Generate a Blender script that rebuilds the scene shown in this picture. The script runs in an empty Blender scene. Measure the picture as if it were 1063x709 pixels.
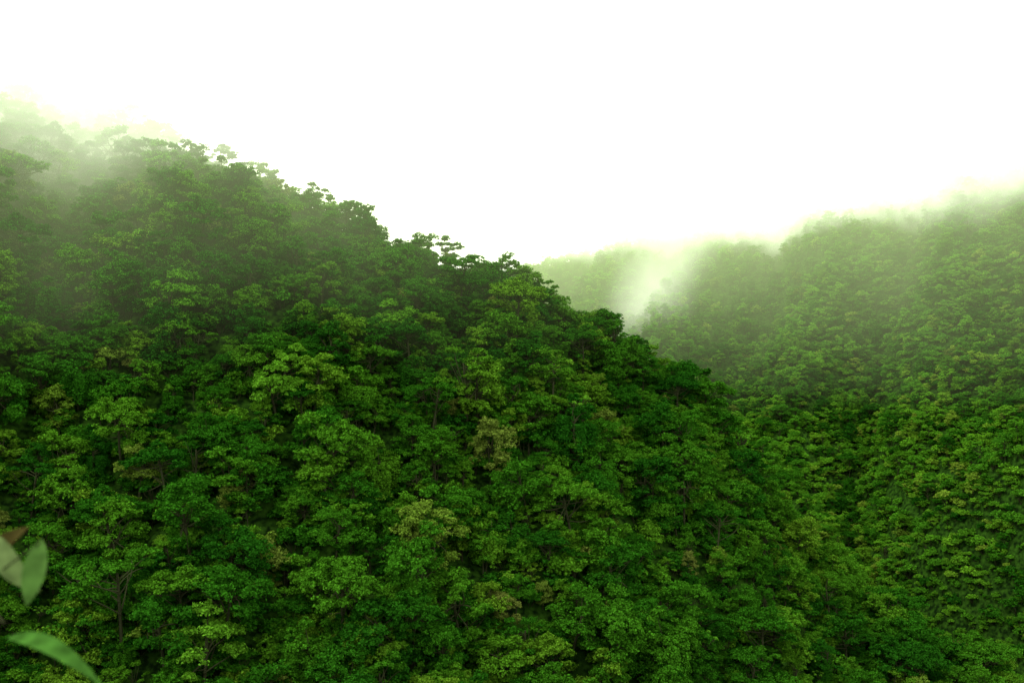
import bpy, math, random
import numpy as np
from mathutils import Vector
rng = np.random.default_rng(11)
random.seed(7)
scene = bpy.context.scene
scene.view_settings.view_transform = 'Standard'
scene.view_settings.look = 'None'
scene.view_settings.exposure = 0

# ------------------------------------------------------------------ noise
_tab = np.random.default_rng(3).random((256, 256))
def vnoise(x, y):
    xi = np.floor(x).astype(int); yi = np.floor(y).astype(int)
    fx = x - xi; fy = y - yi
    fx = fx*fx*(3-2*fx); fy = fy*fy*(3-2*fy)
    a = _tab[xi & 255, yi & 255]; b = _tab[(xi+1) & 255, yi & 255]
    c = _tab[xi & 255, (yi+1) & 255]; d = _tab[(xi+1) & 255, (yi+1) & 255]
    return (a*(1-fx)+b*fx)*(1-fy)+(c*(1-fx)+d*fx)*fy - 0.5
def fbm(x, y, o=3):
    s = 0; a = 1
    for i in range(o):
        s = s + a*vnoise(x*2**i+17*i, y*2**i+5*i); a *= 0.5
    return s
def sstep(a, b, t):
    t = np.clip((t-a)/(b-a), 0, 1); return t*t*(3-2*t)

# ------------------------------------------------------------------ terrain heights
F = 1033.0
CAN = 8.0
def zz(D, py): return D*(354-py)/F - CAN
L = [(-900,105,760,330,-90),(-300,110,755,290,0),(0,115,750,270,76),(130,118,750,265,134),(270,122,750,260,177),
     (340,124,750,255,212),(440,128,750,250,254),(530,132,750,245,276),(600,136,750,240,310),(640,140,750,236,345),
     (710,144,752,232,382),(770,150,757,225,458),(810,153,765,220,522),(870,158,775,212,584),(950,162,790,200,645),
     (1063,166,810,188,712),(1200,160,820,180,790),(1900,150,870,170,880)]
Lx = np.array([l[0] for l in L], float)
R = [(-900,430,-60,500,330,510,331,700,320,850,310),
     (480,430,-75,520,360,540,358,700,320,820,300),
     (545,430,-75,520,365,540,362,700,318,810,272),
     (600,425,-75,510,372,530,370,690,318,800,258),
     (700,400,-75,470,385,490,382,640,305,770,230),
     (820,350,-85,385,480,410,480,540,315,690,208),
     (900,300,-88,318,575,338,605,480,355,630,192),
     (980,272,-92,295,498,320,556,430,335,570,181),
     (1063,250,-95,282,415,308,478,400,315,520,168),
     (1200,235,-95,265,325,290,390,370,230,480,145),
     (1900,220,-95,250,150,275,200,350,60,430,20)]
Rx = np.array([r[0] for r in R], float)
def gully(x, y):
    g = x-0.49*y+45*vnoise(x/90+4, y/90)
    ph = ((g+140)/88.0) % 1.0
    return np.where(ph < 0.35, ph/0.35, 1-(ph-0.35)/0.65)-.5
def height(x, y):
    x = np.asarray(x, float); y = np.asarray(y, float)
    px = 531 + F*x/np.maximum(y, 40)
    px = np.clip(px, -900, 1900)
    I = lambda xs, tab, k: np.interp(px, xs, [t[k] for t in tab])
    bD = I(Lx, L, 1); bz = zz(bD, I(Lx, L, 2)); rD = I(Lx, L, 3); rz = zz(rD, I(Lx, L, 4))
    vD = I(Rx, R, 1); vz = I(Rx, R, 2)
    sD = I(Rx, R, 3); sz = zz(sD, I(Rx, R, 4)); kD = I(Rx, R, 5); kz = zz(kD, I(Rx, R, 6))
    mD = I(Rx, R, 7); mz = zz(mD, I(Rx, R, 8)); RD = I(Rx, R, 9); Rz = zz(RD, I(Rx, R, 10))
    one = np.ones_like(px)
    K = [(-400*one, 60*one), (-20*one, 2*one), (0*one, -1.65*one), (2.5*one, -1.7*one), (12*one, -13*one), (60*one, -50*one),
         (bD-20, bz-6), (bD, bz), (bD*.45+rD*.55, bz*.36+rz*.64), (bD*.1+rD*.9, bz*.07+rz*.93+1), (rD, rz), (rD+14, rz-5),
         (rD+0.55*(vD-rD), np.minimum(rz, vz*.4+rz*.6)-12), (vD, vz), (sD, sz), (kD, kz), (mD, mz),
         (RD-25, Rz-6), (RD, Rz), (RD+60, Rz-25), (RD+500, Rz-200), (6000*one, -150*one)]
    z = K[0][1].copy()
    for (d0, z0), (d1, z1) in zip(K[:-1], K[1:]):
        t = np.clip((y-d0)/np.maximum(d1-d0, 1e-3), 0, 1)
        z = np.where(y >= d0, z0+(z1-z0)*t, z)
    e1 = sstep(bD-30, bD+20, y)*(1-sstep(rD-45, rD-12, y))
    z = z + e1*(16*fbm(x/45+3, y/60, 3) + 13*fbm((x+y*0.35)/18+9, y/42, 2))
    e1b = sstep(30, 80, y)*(1-sstep(320, 400, y))
    z = z + e1b*4.5*fbm(x/13+3, y/13, 2)
    e2 = sstep(kD-10, kD+60, y)*(1-sstep(RD-60, RD-5, y))
    z = z + e2*(25*gully(x, y) + 14*fbm(x/60+7, y/80+2, 4))
    return z

def new_mat(name):
    m = bpy.data.materials.new(name); m.use_nodes = True
    nt = m.node_tree; nt.nodes.clear()
    return m, nt, nt.nodes, nt.links

gm, nt, N, Lk = new_mat("forest_floor")
out = N.new('ShaderNodeOutputMaterial'); bs = N.new('ShaderNodeBsdfDiffuse')
ns = N.new('ShaderNodeTexNoise'); ns.inputs['Scale'].default_value = 0.9; ns.inputs['Detail'].default_value = 6
geo = N.new('ShaderNodeNewGeometry'); Lk.new(geo.outputs['Position'], ns.inputs['Vector'])
cr = N.new('ShaderNodeValToRGB'); cr.color_ramp.elements[0].color = (0.005, 0.014, 0.003, 1); cr.color_ramp.elements[1].color = (0.03, 0.085, 0.008, 1)
cr.color_ramp.elements[0].position = 0.38; cr.color_ramp.elements[1].position = 0.66
Lk.new(ns.outputs['Fac'], cr.inputs[0]); Lk.new(cr.outputs[0], bs.inputs['Color'])
Lk.new(bs.outputs[0], out.inputs[0])

ys = np.concatenate([np.linspace(-300, -20, 12), np.linspace(-15, 20, 36), np.linspace(22, 110, 45), np.linspace(112, 900, 320), np.geomspace(910, 6000, 40)])
ss = np.linspace(-1, 1, 420)
Y, S = np.meshgrid(ys, ss, indexing='ij')
X = S*np.maximum(np.abs(Y), 60)*1.25
Z = height(X, Y)
nr, nc = Y.shape
me = bpy.data.meshes.new("hillside_terrain")
verts = np.stack([X, Y, Z], -1).reshape(-1, 3)
idx = np.arange(nr*nc).reshape(nr, nc)
faces = np.stack([idx[:-1, :-1], idx[:-1, 1:], idx[1:, 1:], idx[1:, :-1]], -1).reshape(-1, 4)
me.from_pydata(verts.tolist(), [], faces.tolist())
me.shade_smooth()
me.materials.append(gm)
ter = bpy.data.objects.new("hillside_terrain", me); scene.collection.objects.link(ter)

# ------------------------------------------------------------------ leaf materials
def leaf_material(name, stops, transl=0.2):
    m, nt, N, Lk = new_mat(name)
    out = N.new('ShaderNodeOutputMaterial')
    oi = N.new('ShaderNodeObjectInfo')
    cr = N.new('ShaderNodeValToRGB'); el = cr.color_ramp.elements
    el[0].position = stops[0][0]; el[0].color = (*stops[0][1], 1)
    el[1].position = stops[-1][0]; el[1].color = (*stops[-1][1], 1)
    for p, c in stops[1:-1]:
        e = el.new(p); e.color = (*c, 1)
    Lk.new(oi.outputs['Random'], cr.inputs[0])
    geo = N.new('ShaderNodeNewGeometry')
    a = N.new('ShaderNodeMath'); a.operation = 'MULTIPLY_ADD'; a.inputs[1].default_value = 1.0; a.inputs[2].default_value = 0.5
    Lk.new(geo.outputs['Random Per Island'], a.inputs[0])
    hs = N.new('ShaderNodeHueSaturation'); Lk.new(cr.outputs[0], hs.inputs['Color']); Lk.new(a.outputs[0], hs.inputs['Value'])
    d = N.new('ShaderNodeBsdfDiffuse'); t = N.new('ShaderNodeBsdfTranslucent'); mx = N.new('ShaderNodeMixShader')
    mx.inputs[0].default_value = transl
    Lk.new(hs.outputs[0], d.inputs[0]); Lk.new(hs.outputs[0], t.inputs[0]); Lk.new(d.outputs[0], mx.inputs[1]); Lk.new(t.outputs[0], mx.inputs[2])
    Lk.new(mx.outputs[0], out.inputs[0])
    return m
leafA = leaf_material("canopy_leaves", [(0, (0.014, 0.085, 0.005)), (0.3, (0.026, 0.122, 0.006)), (0.6, (0.043, 0.160, 0.008)), (0.85, (0.068, 0.195, 0.010)), (0.97, (0.105, 0.23, 0.014)), (1, (0.13, 0.17, 0.03))])
leafB = leaf_material("bright_leaves", [(0, (0.07, 0.22, 0.012)), (0.6, (0.10, 0.27, 0.016)), (1, (0.14, 0.32, 0.02))], .3)
leafC = leaf_material("lightened_far_leaves", [(0, (0.055, 0.20, 0.012)), (0.4, (0.09, 0.28, 0.016)), (0.85, (0.15, 0.36, 0.02)), (1, (0.22, 0.33, 0.035))], .3)  # leaf colour lightened to make up for daylight lost under the mist
bark, nt, N, Lk = new_mat("bark")
out = N.new('ShaderNodeOutputMaterial'); bs = N.new('ShaderNodeBsdfDiffuse'); ns = N.new('ShaderNodeTexNoise'); ns.inputs['Scale'].default_value = 3
cr = N.new('ShaderNodeValToRGB'); cr.color_ramp.elements[0].color = (0.02, 0.025, 0.01, 1); cr.color_ramp.elements[1].color = (0.07, 0.08, 0.035, 1)
Lk.new(ns.outputs['Fac'], cr.inputs[0]); Lk.new(cr.outputs[0], bs.inputs['Color'])
Lk.new(bs.outputs[0], out.inputs[0])

# ------------------------------------------------------------------ tree prototypes
def unit(v): return v/np.maximum(np.linalg.norm(v, axis=-1, keepdims=True), 1e-6)
class Builder:
    def __init__(s): s.v = []; s.f = []; s.m = []; s.n = 0
    def add(s, v, f, mi):
        v = np.asarray(v).reshape(-1, 3); s.v.append(v); s.f += (np.asarray(f)+s.n).tolist(); s.m += [mi]*len(f); s.n += len(v)
    def leaves(s, c, nrm, size, aspect=1.6, mi=0):
        n = len(c); r = rng.normal(size=(n, 3)); t = unit(np.cross(nrm, r)); b = unit(np.cross(nrm, t))
        L_ = (size*aspect*.5)[:, None]; W = (size*.5)[:, None]
        droop = nrm*(size*0.18)[:, None]
        V = np.stack([c-t*L_-droop, c-b*W*1.0+t*L_*.1, c+t*L_-droop, c+b*W+t*L_*.1], 1)
        s.add(V, np.arange(n*4).reshape(n, 4), mi)
    def tube(s, p0, p1, r0, r1, mi=1, k=6, bend=0.0):
        p0 = np.array(p0, float); p1 = np.array(p1, float); seg = 4; d = unit(p1-p0)
        a = unit(np.cross(d, [0.3, 0.8, 0.1])); b = np.cross(d, a); off = rng.normal(size=3)*bend; rings = []
        for i in range(seg+1):
            t = i/seg; c = p0+(p1-p0)*t+off*math.sin(math.pi*t); r = r0+(r1-r0)*t
            an = np.arange(k)*2*math.pi/k
            rings.append(c+r*(np.cos(an)[:, None]*a+np.sin(an)[:, None]*b))
        f = []
        for i in range(seg):
            for j in range(k):
                f.append((i*k+j, i*k+(j+1) % k, (i+1)*k+(j+1) % k, (i+1)*k+j))
        s.add(np.concatenate(rings), f, mi)
    def obj(s, name, mats):
        me = bpy.data.meshes.new(name); me.from_pydata(np.concatenate(s.v).tolist(), [], s.f)
        for m in mats: me.materials.append(m)
        me.polygons.foreach_set("material_index", s.m); me.update()
        return bpy.data.objects.new(name, me)
def lobe(B, c, r, flat, npuff, nleaf, ls):
    d = unit(rng.normal(size=(npuff, 3))); d[:, 2] = np.where(d[:, 2] < -0.35, -d[:, 2]*.7, d[:, 2]); d = unit(d)
    pc = c+d*np.array([r, r, r*flat])*rng.uniform(.4, 1.15, (npuff, 1))
    pr = r*rng.uniform(.13, .36, npuff)
    for i in range(npuff):
        e = unit(rng.normal(size=(nleaf, 3))); e[:, 2] = np.where(e[:, 2] < -.3, -e[:, 2], e[:, 2])
        pos = pc[i]+e*pr[i]*np.array([1, 1, .8])*rng.uniform(.4, 1.5, (nleaf, 1))
        nrm = unit(e*.65+d[i]*.45+np.array([0, 0, .25])+rng.normal(size=(nleaf, 3))*.5)
        B.leaves(pos, nrm, rng.uniform(.6, 1.4, nleaf)*ls)
def tree(name, R_, Hc, H, nl, lr, flat, ls, mats, nleaf=24, npuff=29, vines=0, low=0.0):
    B = Builder(); top = np.array([rng.normal()*.4, rng.normal()*.4, H-Hc*.55])
    B.tube([0, 0, -4], top, .26, .15, bend=.3, k=7)
    cs = []
    sx, sy = rng.uniform(.75, 1.25, 2)
    for i in range(nl):
        for tr in range(30):
            a = rng.uniform(0, 2*math.pi); q = math.sqrt(rng.uniform(0, 1))
            zf = math.sqrt(max(0, 1-q*q*.92))
            if rng.random() < low: zf = rng.uniform(-.7, .5); q = max(q, .65)
            c = np.array([math.cos(a)*q*R_*sx, math.sin(a)*q*R_*sy, H-Hc+Hc*zf-lr*.5+rng.normal()*.55])
            if all(np.linalg.norm((c-o)*[1, 1, 1.2]) > lr*1.1 for o in cs): break
        cs.append(c)
        B.tube(top*[1, 1, .55+.4*rng.random()], c-[0, 0, lr*.2], .10, .04, bend=.35, k=4)
        lobe(B, c, lr*rng.uniform(.5, 1.35), flat, npuff, nleaf, ls)
    for i in range(vines):
        a = rng.uniform(0, 2*math.pi); q = R_*rng.uniform(.55, 1.05); n = 130
        ln = rng.uniform(2, 6); t = rng.random(n)
        p = np.stack([math.cos(a)*q+rng.normal(size=n)*.3, math.sin(a)*q+rng.normal(size=n)*.3, H-Hc*.7-t*ln], -1)
        nr_ = unit(np.stack([np.full(n, math.cos(a)), np.full(n, math.sin(a)), np.full(n, .5)], -1)+rng.normal(size=(n, 3))*.4)
        B.leaves(p, nr_, rng.uniform(.7, 1.3, n)*ls)
    return B.obj(name, mats)
protos = []
m = [leafA, bark]
for i in range(4): protos.append(tree(f"a{i}_umbrella_tree", 4.2, 3.9, 10+i*.6, 18, 1.4, .68, .21, m, low=.3))
for i in range(3): protos.append(tree(f"b{i}_round_tree", 3.4, 4.8, 10, 19, 1.35, .85, .21, m, low=.4))
for i in range(2): protos.append(tree(f"c{i}_vine_tree", 3.0, 5.4, 10.5, 15, 1.3, .9, .21, m, low=.5, vines=42))
for i in range(2): protos.append(tree(f"d{i}_open_tree", 4.2, 2.8, 12, 12, 1.1, .5, .21, m, npuff=22, nleaf=24, low=.2))
protos.append(tree("e0_bright_tree", 3.4, 3.8, 10, 15, 1.3, .65, .22, [leafB, bark], low=.3))
def rosette(name, n_heads, H, mats, fl=1.9, w=.34, nf=13, spread=2.6):
    B = Builder(); B.tube([0, 0, -2.5], [0, 0, H-2.5], .2, .13, bend=.2)
    for h in range(n_heads):
        a = rng.uniform(0, 6.28); q = spread*math.sqrt(rng.random()) if n_heads > 1 else 0
        c = np.array([math.cos(a)*q, math.sin(a)*q, H-rng.uniform(0, 1.6)])
        B.tube([0, 0, H-3.6], c, .1, .06, bend=.3, k=5)
        for k in range(nf):
            an = 2*math.pi*k/nf+rng.normal()*.12; up = rng.uniform(.1, .7); dirh = np.array([math.cos(an), math.sin(an), 0]); sd = np.array([-math.sin(an), math.cos(an), 0])
            pts = []; ln = fl*rng.uniform(.8, 1.15)
            for j in range(6):
                t = j/5; p = c+dirh*ln*t+np.array([0, 0, up*ln*t-1.0*ln*t*t]); ww = w*math.sin(math.pi*min(1, .12+t*.88))**.7
                pts += [p-sd*ww+[0, 0, -.08], p+[0, 0, .05], p+sd*ww+[0, 0, -.08]]
            f = []
            for j in range(5):
                f += [(j*3, j*3+1, j*3+4, j*3+3), (j*3+1, j*3+2, j*3+5, j*3+4)]
            B.add(pts, f, 0)
    return B.obj(name, mats)
protos.append(rosette("f0_cecropia_tree", 18, 10.5, [leafB, bark], fl=.65, w=.12, nf=11, spread=2.8))
protos.append(rosette("f1_tree_fern", 5, 8.5, m, fl=1.3, w=.16, nf=18, spread=2.2))
def shrub(name, mats, R_=2.3, ls=.22):
    B = Builder()
    for i in range(8):
        a = rng.uniform(0, 6.28); q = R_*math.sqrt(rng.random())*.85
        c = np.array([math.cos(a)*q, math.sin(a)*q, rng.uniform(.6, 2.4)])
        B.tube([0, 0, -1], c, .08, .04, k=4, bend=.1)
        lobe(B, c, rng.uniform(.7, 1.3), .85, 14, 28, ls)
    return B.obj(name, mats)
protos.append(shrub("g0_shrub", m)); protos.append(shrub("g1_shrub", m)); protos.append(shrub("g2_shrub", [leafB, bark]))
for j, src in enumerate([0, 1, 4, 5, 2, 9, 15]):
    me2 = protos[src].data.copy(); me2.materials[0] = leafC  # same tree meshes, given the lightened leaves
    protos.append(bpy.data.objects.new(f"h{j}_lightened_far_tree", me2))
names = [p.name for p in protos]
order = sorted(range(len(protos)), key=lambda i: names[i])
col = bpy.data.collections.new("rainforest_tree_kinds")
for i in order: col.objects.link(protos[i])

# ------------------------------------------------------------------ scatter points
P = []; IDX = []; SC = []
def scatter(y0, y1, sp, kinds, w, s0, s1, cond=None, sink=0, spy=None, power=1.5):
    spy = spy or sp
    xs = np.arange(-1.05*y1, 1.05*y1, sp); yy = np.arange(y0, y1, spy)
    gx, gy = np.meshgrid(xs, yy); gx = gx+rng.uniform(0, sp, (gy.shape[0], 1))
    gx = (gx+rng.uniform(-.7, .7, gx.shape)*sp).ravel(); gy = (gy+rng.uniform(-.7, .7, gy.shape)*spy).ravel()
    k = (np.abs(gx) < 0.62*gy+25)
    gx = gx[k]; gy = gy[k]
    if cond is not None:
        k = cond(gx, gy); gx = gx[k]; gy = gy[k]
    n = len(gx); z = height(gx, gy)-sink
    P.append(np.stack([gx, gy, z], -1)); IDX.append(rng.choice(kinds, n, p=np.array(w)/sum(w)))
    sz = vnoise(gx/22+50, gy/22)+.5
    SC.append(s0+(s1-s0)*np.clip(.75*rng.random(n)**power*1.2+.3*sz, 0, 1.05))
def bushy(x, y):
    px = 531+F*x/y
    return (px > 885) & (y > 225) & (y < 312)
def right(x, y): return 531+F*x/y > 760
kinds = list(range(14)); w = [7, 7, 7, 7, 7, 7, 7, 4, 4, 2, 2, 1.3, .6, .2]
scatter(45, 275, 4.3, kinds, w, .38, 1.15, lambda x, y: ~bushy(x, y), sink=.2, power=2.0)
scatter(75, 275, 5.2, kinds, w, .3, .6, lambda x, y: ~bushy(x, y))
scatter(80, 275, 3.9, [14, 15, 16], [5, 5, .4], .8, 1.4)
hk = kinds+[17, 18, 19, 20, 21, 22]; hw = [.3*q for q in w]+[10, 10, 10, 10, 6, 4]; dk = [.9*q for q in w]+[5, 5, 5, 5, 3, 2]
pat = lambda x, y: (gully(x, y)+.9*vnoise(x/35+20, y/50)+.15*rng.normal(size=x.shape)) > -.08
scatter(275, 870, 4.9, hk, hw, .28, .88, lambda x, y: ~bushy(x, y) & pat(x, y), sink=.5, power=2.1)
scatter(275, 870, 4.9, hk, dk, .28, .88, lambda x, y: ~bushy(x, y) & ~pat(x, y), sink=.5, power=2.1)
scatter(275, 560, 4.0, [23, 16, 14], [6, 1, 2], .7, 1.3, right, spy=3.2)
scatter(225, 316, 2.6, [16, 23, 14, 11, 19], [5, 6, 2, .2, .3], .38, .8, bushy, spy=1.4)
P = np.concatenate(P); IDX = np.concatenate(IDX).astype(np.int32); SC = np.concatenate(SC).astype(np.float32)
print("instances", len(P))
pm = bpy.data.meshes.new("rainforest_canopy"); pm.from_pydata(P.tolist(), [], [])
a = pm.attributes.new("kind", 'INT', 'POINT'); a.data.foreach_set("value", IDX)
a = pm.attributes.new("size", 'FLOAT', 'POINT'); a.data.foreach_set("value", SC)
a = pm.attributes.new("spin", 'FLOAT_VECTOR', 'POINT')
rot = np.stack([rng.normal(size=len(P))*.10, rng.normal(size=len(P))*.10, rng.uniform(0, 6.28, len(P))], -1).astype(np.float32)
a.data.foreach_set("vector", rot.ravel())
fo = bpy.data.objects.new("rainforest_canopy", pm); scene.collection.objects.link(fo)
ng = bpy.data.node_groups.new("scatter_trees", 'GeometryNodeTree')
ng.interface.new_socket("Geometry", in_out='INPUT', socket_type='NodeSocketGeometry')
ng.interface.new_socket("Geometry", in_out='OUTPUT', socket_type='NodeSocketGeometry')
gi = ng.nodes.new('NodeGroupInput'); go = ng.nodes.new('NodeGroupOutput')
ip = ng.nodes.new('GeometryNodeInstanceOnPoints'); ci = ng.nodes.new('GeometryNodeCollectionInfo')
ci.inputs['Collection'].default_value = col; ci.inputs['Separate Children'].default_value = True; ci.inputs['Reset Children'].default_value = True
def attr(nm, t):
    n = ng.nodes.new('GeometryNodeInputNamedAttribute'); n.data_type = t; n.inputs['Name'].default_value = nm; return n.outputs['Attribute']
ip.inputs['Pick Instance'].default_value = True
ng.links.new(gi.outputs[0], ip.inputs['Points']); ng.links.new(ci.outputs[0], ip.inputs['Instance'])
ng.links.new(attr("kind", 'INT'), ip.inputs['Instance Index']); ng.links.new(attr("spin", 'FLOAT_VECTOR'), ip.inputs['Rotation'])
ng.links.new(attr("size", 'FLOAT'), ip.inputs['Scale']); ng.links.new(ip.outputs[0], go.inputs[0])
md = fo.modifiers.new("scatter", 'NODES'); md.node_group = ng

# ------------------------------------------------------------------ mist
def box(name, lo, hi):
    x0, y0, z0 = lo; x1, y1, z1 = hi
    v = [(x0, y0, z0), (x1, y0, z0), (x1, y1, z0), (x0, y1, z0), (x0, y0, z1), (x1, y0, z1), (x1, y1, z1), (x0, y1, z1)]
    f = [(0, 3, 2, 1), (4, 5, 6, 7), (0, 1, 5, 4), (1, 2, 6, 5), (2, 3, 7, 6), (3, 0, 4, 7)]
    me = bpy.data.meshes.new(name); me.from_pydata(v, [], f); o = bpy.data.objects.new(name, me); scene.collection.objects.link(o); return o
cl = box("glowing_cloud_mist", (-330, 150, -20), (620, 900, 120))
cm, nt, N, Lk = new_mat("glowing_cloud_mist")  # absorbs and glows; no real scattering in the mist
geo = N.new('ShaderNodeNewGeometry'); sep = N.new('ShaderNodeSeparateXYZ'); Lk.new(geo.outputs['Position'], sep.inputs[0])
def M(op, a, b=None, c=None):
    n = N.new('ShaderNodeMath'); n.operation = op
    for i, s in enumerate((a, b, c)):
        if s is None: continue
        if isinstance(s, (int, float)): n.inputs[i].default_value = s
        else: Lk.new(s, n.inputs[i])
    return n.outputs[0]
def MR(v, a, b, c=0., d=1.):
    n = N.new('ShaderNodeMapRange'); n.interpolation_type = 'SMOOTHSTEP'
    Lk.new(v, n.inputs[0]); n.inputs[1].default_value = a; n.inputs[2].default_value = b; n.inputs[3].default_value = c; n.inputs[4].default_value = d
    return n.outputs[0]
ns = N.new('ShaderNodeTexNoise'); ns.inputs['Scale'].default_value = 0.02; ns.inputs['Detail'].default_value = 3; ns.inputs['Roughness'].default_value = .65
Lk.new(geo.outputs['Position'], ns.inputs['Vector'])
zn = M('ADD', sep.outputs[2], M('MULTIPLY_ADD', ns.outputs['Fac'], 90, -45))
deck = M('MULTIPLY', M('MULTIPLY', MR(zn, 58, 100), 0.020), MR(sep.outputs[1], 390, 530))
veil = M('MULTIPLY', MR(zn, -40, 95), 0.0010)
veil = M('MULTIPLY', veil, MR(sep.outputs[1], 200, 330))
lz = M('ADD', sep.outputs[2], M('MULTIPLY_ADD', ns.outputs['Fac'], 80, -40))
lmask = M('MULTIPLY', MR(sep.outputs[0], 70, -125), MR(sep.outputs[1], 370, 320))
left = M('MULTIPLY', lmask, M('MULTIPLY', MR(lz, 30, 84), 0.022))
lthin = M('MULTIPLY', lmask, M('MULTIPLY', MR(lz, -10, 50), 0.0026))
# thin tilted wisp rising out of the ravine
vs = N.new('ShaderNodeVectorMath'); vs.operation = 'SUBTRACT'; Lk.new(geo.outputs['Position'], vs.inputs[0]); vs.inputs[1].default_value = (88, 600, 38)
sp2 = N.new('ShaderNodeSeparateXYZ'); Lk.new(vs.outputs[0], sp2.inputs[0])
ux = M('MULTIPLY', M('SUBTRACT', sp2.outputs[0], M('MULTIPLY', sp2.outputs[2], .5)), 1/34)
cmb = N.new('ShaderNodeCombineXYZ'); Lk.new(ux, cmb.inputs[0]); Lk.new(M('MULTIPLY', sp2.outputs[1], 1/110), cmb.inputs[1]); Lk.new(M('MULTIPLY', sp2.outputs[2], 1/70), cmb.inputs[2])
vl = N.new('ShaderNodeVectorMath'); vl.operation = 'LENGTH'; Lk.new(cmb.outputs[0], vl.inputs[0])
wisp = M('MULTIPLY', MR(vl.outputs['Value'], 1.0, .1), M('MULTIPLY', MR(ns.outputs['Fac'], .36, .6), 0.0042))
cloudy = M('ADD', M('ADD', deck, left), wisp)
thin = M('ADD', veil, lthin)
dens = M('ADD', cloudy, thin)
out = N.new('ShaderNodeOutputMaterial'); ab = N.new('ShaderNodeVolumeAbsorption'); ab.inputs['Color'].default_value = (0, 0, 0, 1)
cloud_glow = N.new('ShaderNodeEmission'); cloud_glow.inputs['Color'].default_value = (.93, 1.0, .76, 1); ad = N.new('ShaderNodeAddShader')
thin_glow = N.new('ShaderNodeEmission'); thin_glow.inputs['Color'].default_value = (.80, 1.0, .46, 1); ad2 = N.new('ShaderNodeAddShader')
Lk.new(dens, ab.inputs['Density']); Lk.new(M('MULTIPLY', cloudy, 2.5), cloud_glow.inputs['Strength']); Lk.new(M('MULTIPLY', thin, 2.1), thin_glow.inputs['Strength'])  # emission stands in for daylight scattered inside cloud and haze
Lk.new(ab.outputs[0], ad.inputs[0]); Lk.new(cloud_glow.outputs[0], ad.inputs[1]); Lk.new(ad.outputs[0], ad2.inputs[0]); Lk.new(thin_glow.outputs[0], ad2.inputs[1]); Lk.new(ad2.outputs[0], out.inputs['Volume'])
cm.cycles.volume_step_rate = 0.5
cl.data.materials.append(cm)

# ------------------------------------------------------------------ foreground shrub
fl, nt, N, Lk = new_mat("pale_leaf")
out = N.new('ShaderNodeOutputMaterial'); d = N.new('ShaderNodeBsdfDiffuse'); t = N.new('ShaderNodeBsdfTranslucent'); mx = N.new('ShaderNodeMixShader'); mx.inputs[0].default_value = .35
oi = N.new('ShaderNodeObjectInfo'); tcn = N.new('ShaderNodeTexCoord'); nz = N.new('ShaderNodeTexNoise'); nz.inputs['Scale'].default_value = 45; Lk.new(tcn.outputs['Object'], nz.inputs['Vector'])
hv = N.new('ShaderNodeHueSaturation'); Lk.new(oi.outputs['Color'], hv.inputs['Color'])
mrn = N.new('ShaderNodeMapRange'); Lk.new(nz.outputs['Fac'], mrn.inputs[0]); mrn.inputs[1].default_value = .3; mrn.inputs[2].default_value = .7; mrn.inputs[3].default_value = .6; mrn.inputs[4].default_value = 1.4
Lk.new(mrn.outputs[0], hv.inputs['Value'])
Lk.new(hv.outputs[0], d.inputs[0]); Lk.new(hv.outputs[0], t.inputs[0])
Lk.new(d.outputs[0], mx.inputs[1]); Lk.new(t.outputs[0], mx.inputs[2]); Lk.new(mx.outputs[0], out.inputs[0])
sh = bpy.data.objects.new("broadleaf_shrub", None); scene.collection.objects.link(sh); sh.location = (-.78, 1.15, -1.7)
def fg_leaf(nm, base, tip, w, nrm, colr):
    base = Vector(base); tip = Vector(tip); ax = tip-base; ln = ax.length; ax.normalize(); n = Vector(nrm); sd = ax.cross(n).normalized(); n = sd.cross(ax).normalized()
    v = []; f = []; K = 16
    for i in range(K+1):
        t = i/K; ww = w*(math.sin(math.pi*t**.8)**.85)*(1-.15*t) if 0 < t < 1 else .0004
        c = base+ax*ln*t-n*ln*.16*(2*t-1)**2
        v += [c-sd*ww+n*ww*.25, c-sd*ww*.5+n*ww*.08, c, c+sd*ww*.5+n*ww*.08, c+sd*ww+n*ww*.25]
    for i in range(K):
        for j in range(4): f.append((i*5+j, i*5+j+1, i*5+j+6, i*5+j+5))
    me = bpy.data.meshes.new(nm); me.from_pydata([tuple(p-sh.location) for p in v], [], f); me.shade_smooth(); me.materials.append(fl)
    o = bpy.data.objects.new(nm, me); scene.collection.objects.link(o); o.parent = sh; o.color = (*colr, 1)
def W(px, py, D): return ((px-531)/F*D, D, (354-py)/F*D)
fg_leaf("leaf_1", W(4, 646, 1.15), W(105, 698, 1.1), .012, (.1, -.6, 1), (.06, .17, .025))
fg_leaf("leaf_2", W(42, 562, 1.12), W(26, 632, 1.12), .013, (.5, -1, .5), (.10, .21, .045))
fg_leaf("leaf_3", W(-8, 560, 1.15), W(36, 618, 1.16), .016, (-.5, -1, .6), (.16, .23, .08))
fg_leaf("leaf_4", W(-10, 572, 1.2), W(26, 546, 1.2), .010, (.1, -1, .3), (.06, .05, .014))
fg_leaf("leaf_6", W(-90, 660, 1.2), W(-20, 600, 1.15), .02, (.1, -.6, 1), (.1, .22, .04))
fg_leaf("leaf_7", W(-60, 760, 1.2), W(20, 800, 1.1), .02, (.1, -.6, 1), (.08, .2, .03))
B = Builder(); o0 = np.array(sh.location)
st = [np.array([-.78, 1.15, -1.75]), np.array([-.74, 1.17, -1.0]), np.array(W(-90, 720, 1.18)), np.array(W(-25, 610, 1.18)), np.array(W(-16, 540, 1.2))]
for i in range(len(st)-1): B.tube(st[i]-o0, st[i+1]-o0, .007-.0013*i, .0057-.0013*i, mi=0, k=8)
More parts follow.
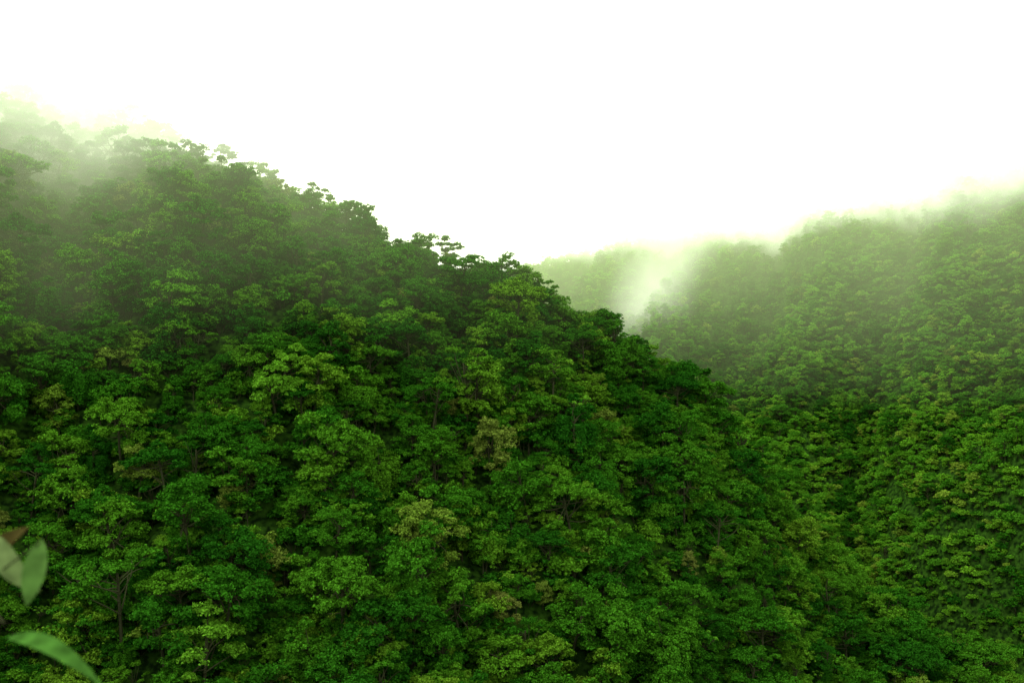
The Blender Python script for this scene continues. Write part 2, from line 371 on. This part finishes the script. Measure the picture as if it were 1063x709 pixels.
for e in (W(4, 646, 1.15), W(42, 562, 1.12), W(-8, 560, 1.15), W(-10, 572, 1.2), W(-90, 660, 1.2)): B.tube(st[3]-o0, np.array(e)-o0, .0015, .001, mi=0, k=6)
B.tube(st[2]-o0, np.array(W(-60, 760, 1.2))-o0, .0018, .0013, mi=0, k=6)
so = B.obj("stems", [bark]); scene.collection.objects.link(so); so.parent = sh

# ------------------------------------------------------------------ light, sky
w_ = bpy.data.worlds.new("World"); scene.world = w_; w_.use_nodes = True; nt = w_.node_tree; N = nt.nodes; Lk = nt.links; N.clear()
out = N.new('ShaderNodeOutputWorld'); bg = N.new('ShaderNodeBackground'); sk = N.new('ShaderNodeTexSky'); sk.sky_type = 'NISHITA'; sk.sun_disc = False
EL, AZ = 60, -115
sk.sun_elevation = math.radians(EL); sk.sun_rotation = math.radians(AZ)
hs = N.new('ShaderNodeHueSaturation'); hs.inputs['Saturation'].default_value = .1; Lk.new(sk.outputs[0], hs.inputs['Color'])
ad = N.new('ShaderNodeMix'); ad.data_type = 'RGBA'; ad.blend_type = 'ADD'; ad.inputs[0].default_value = 1
Lk.new(hs.outputs[0], ad.inputs[6]); ad.inputs[7].default_value = (14.6, 14.6, 13.2, 1)
Lk.new(ad.outputs[2], bg.inputs[0]); bg.inputs[1].default_value = 0.1; Lk.new(bg.outputs[0], out.inputs[0])
sd = bpy.data.lights.new("sun", 'SUN'); sd.energy = 1.5; sd.angle = math.radians(12); sd.color = (1, .97, .86)
so = bpy.data.objects.new("sun", sd); scene.collection.objects.link(so)
dirv = Vector((math.sin(math.radians(AZ))*math.cos(math.radians(EL)), math.cos(math.radians(AZ))*math.cos(math.radians(EL)), math.sin(math.radians(EL))))
so.rotation_euler = (-dirv).to_track_quat('-Z', 'Y').to_euler(); so.location = (0, 100, 300)

cd = bpy.data.cameras.new("camera"); cam = bpy.data.objects.new("camera", cd); scene.collection.objects.link(cam)
cam.location = (0, 0, 0); cam.rotation_euler = (math.radians(90), 0, 0); cd.lens = 35; cd.sensor_width = 36
cd.clip_start = .05; cd.clip_end = 10000
cd.dof.use_dof = True; cd.dof.focus_distance = 220; cd.dof.aperture_fstop = 5.6
scene.camera = cam
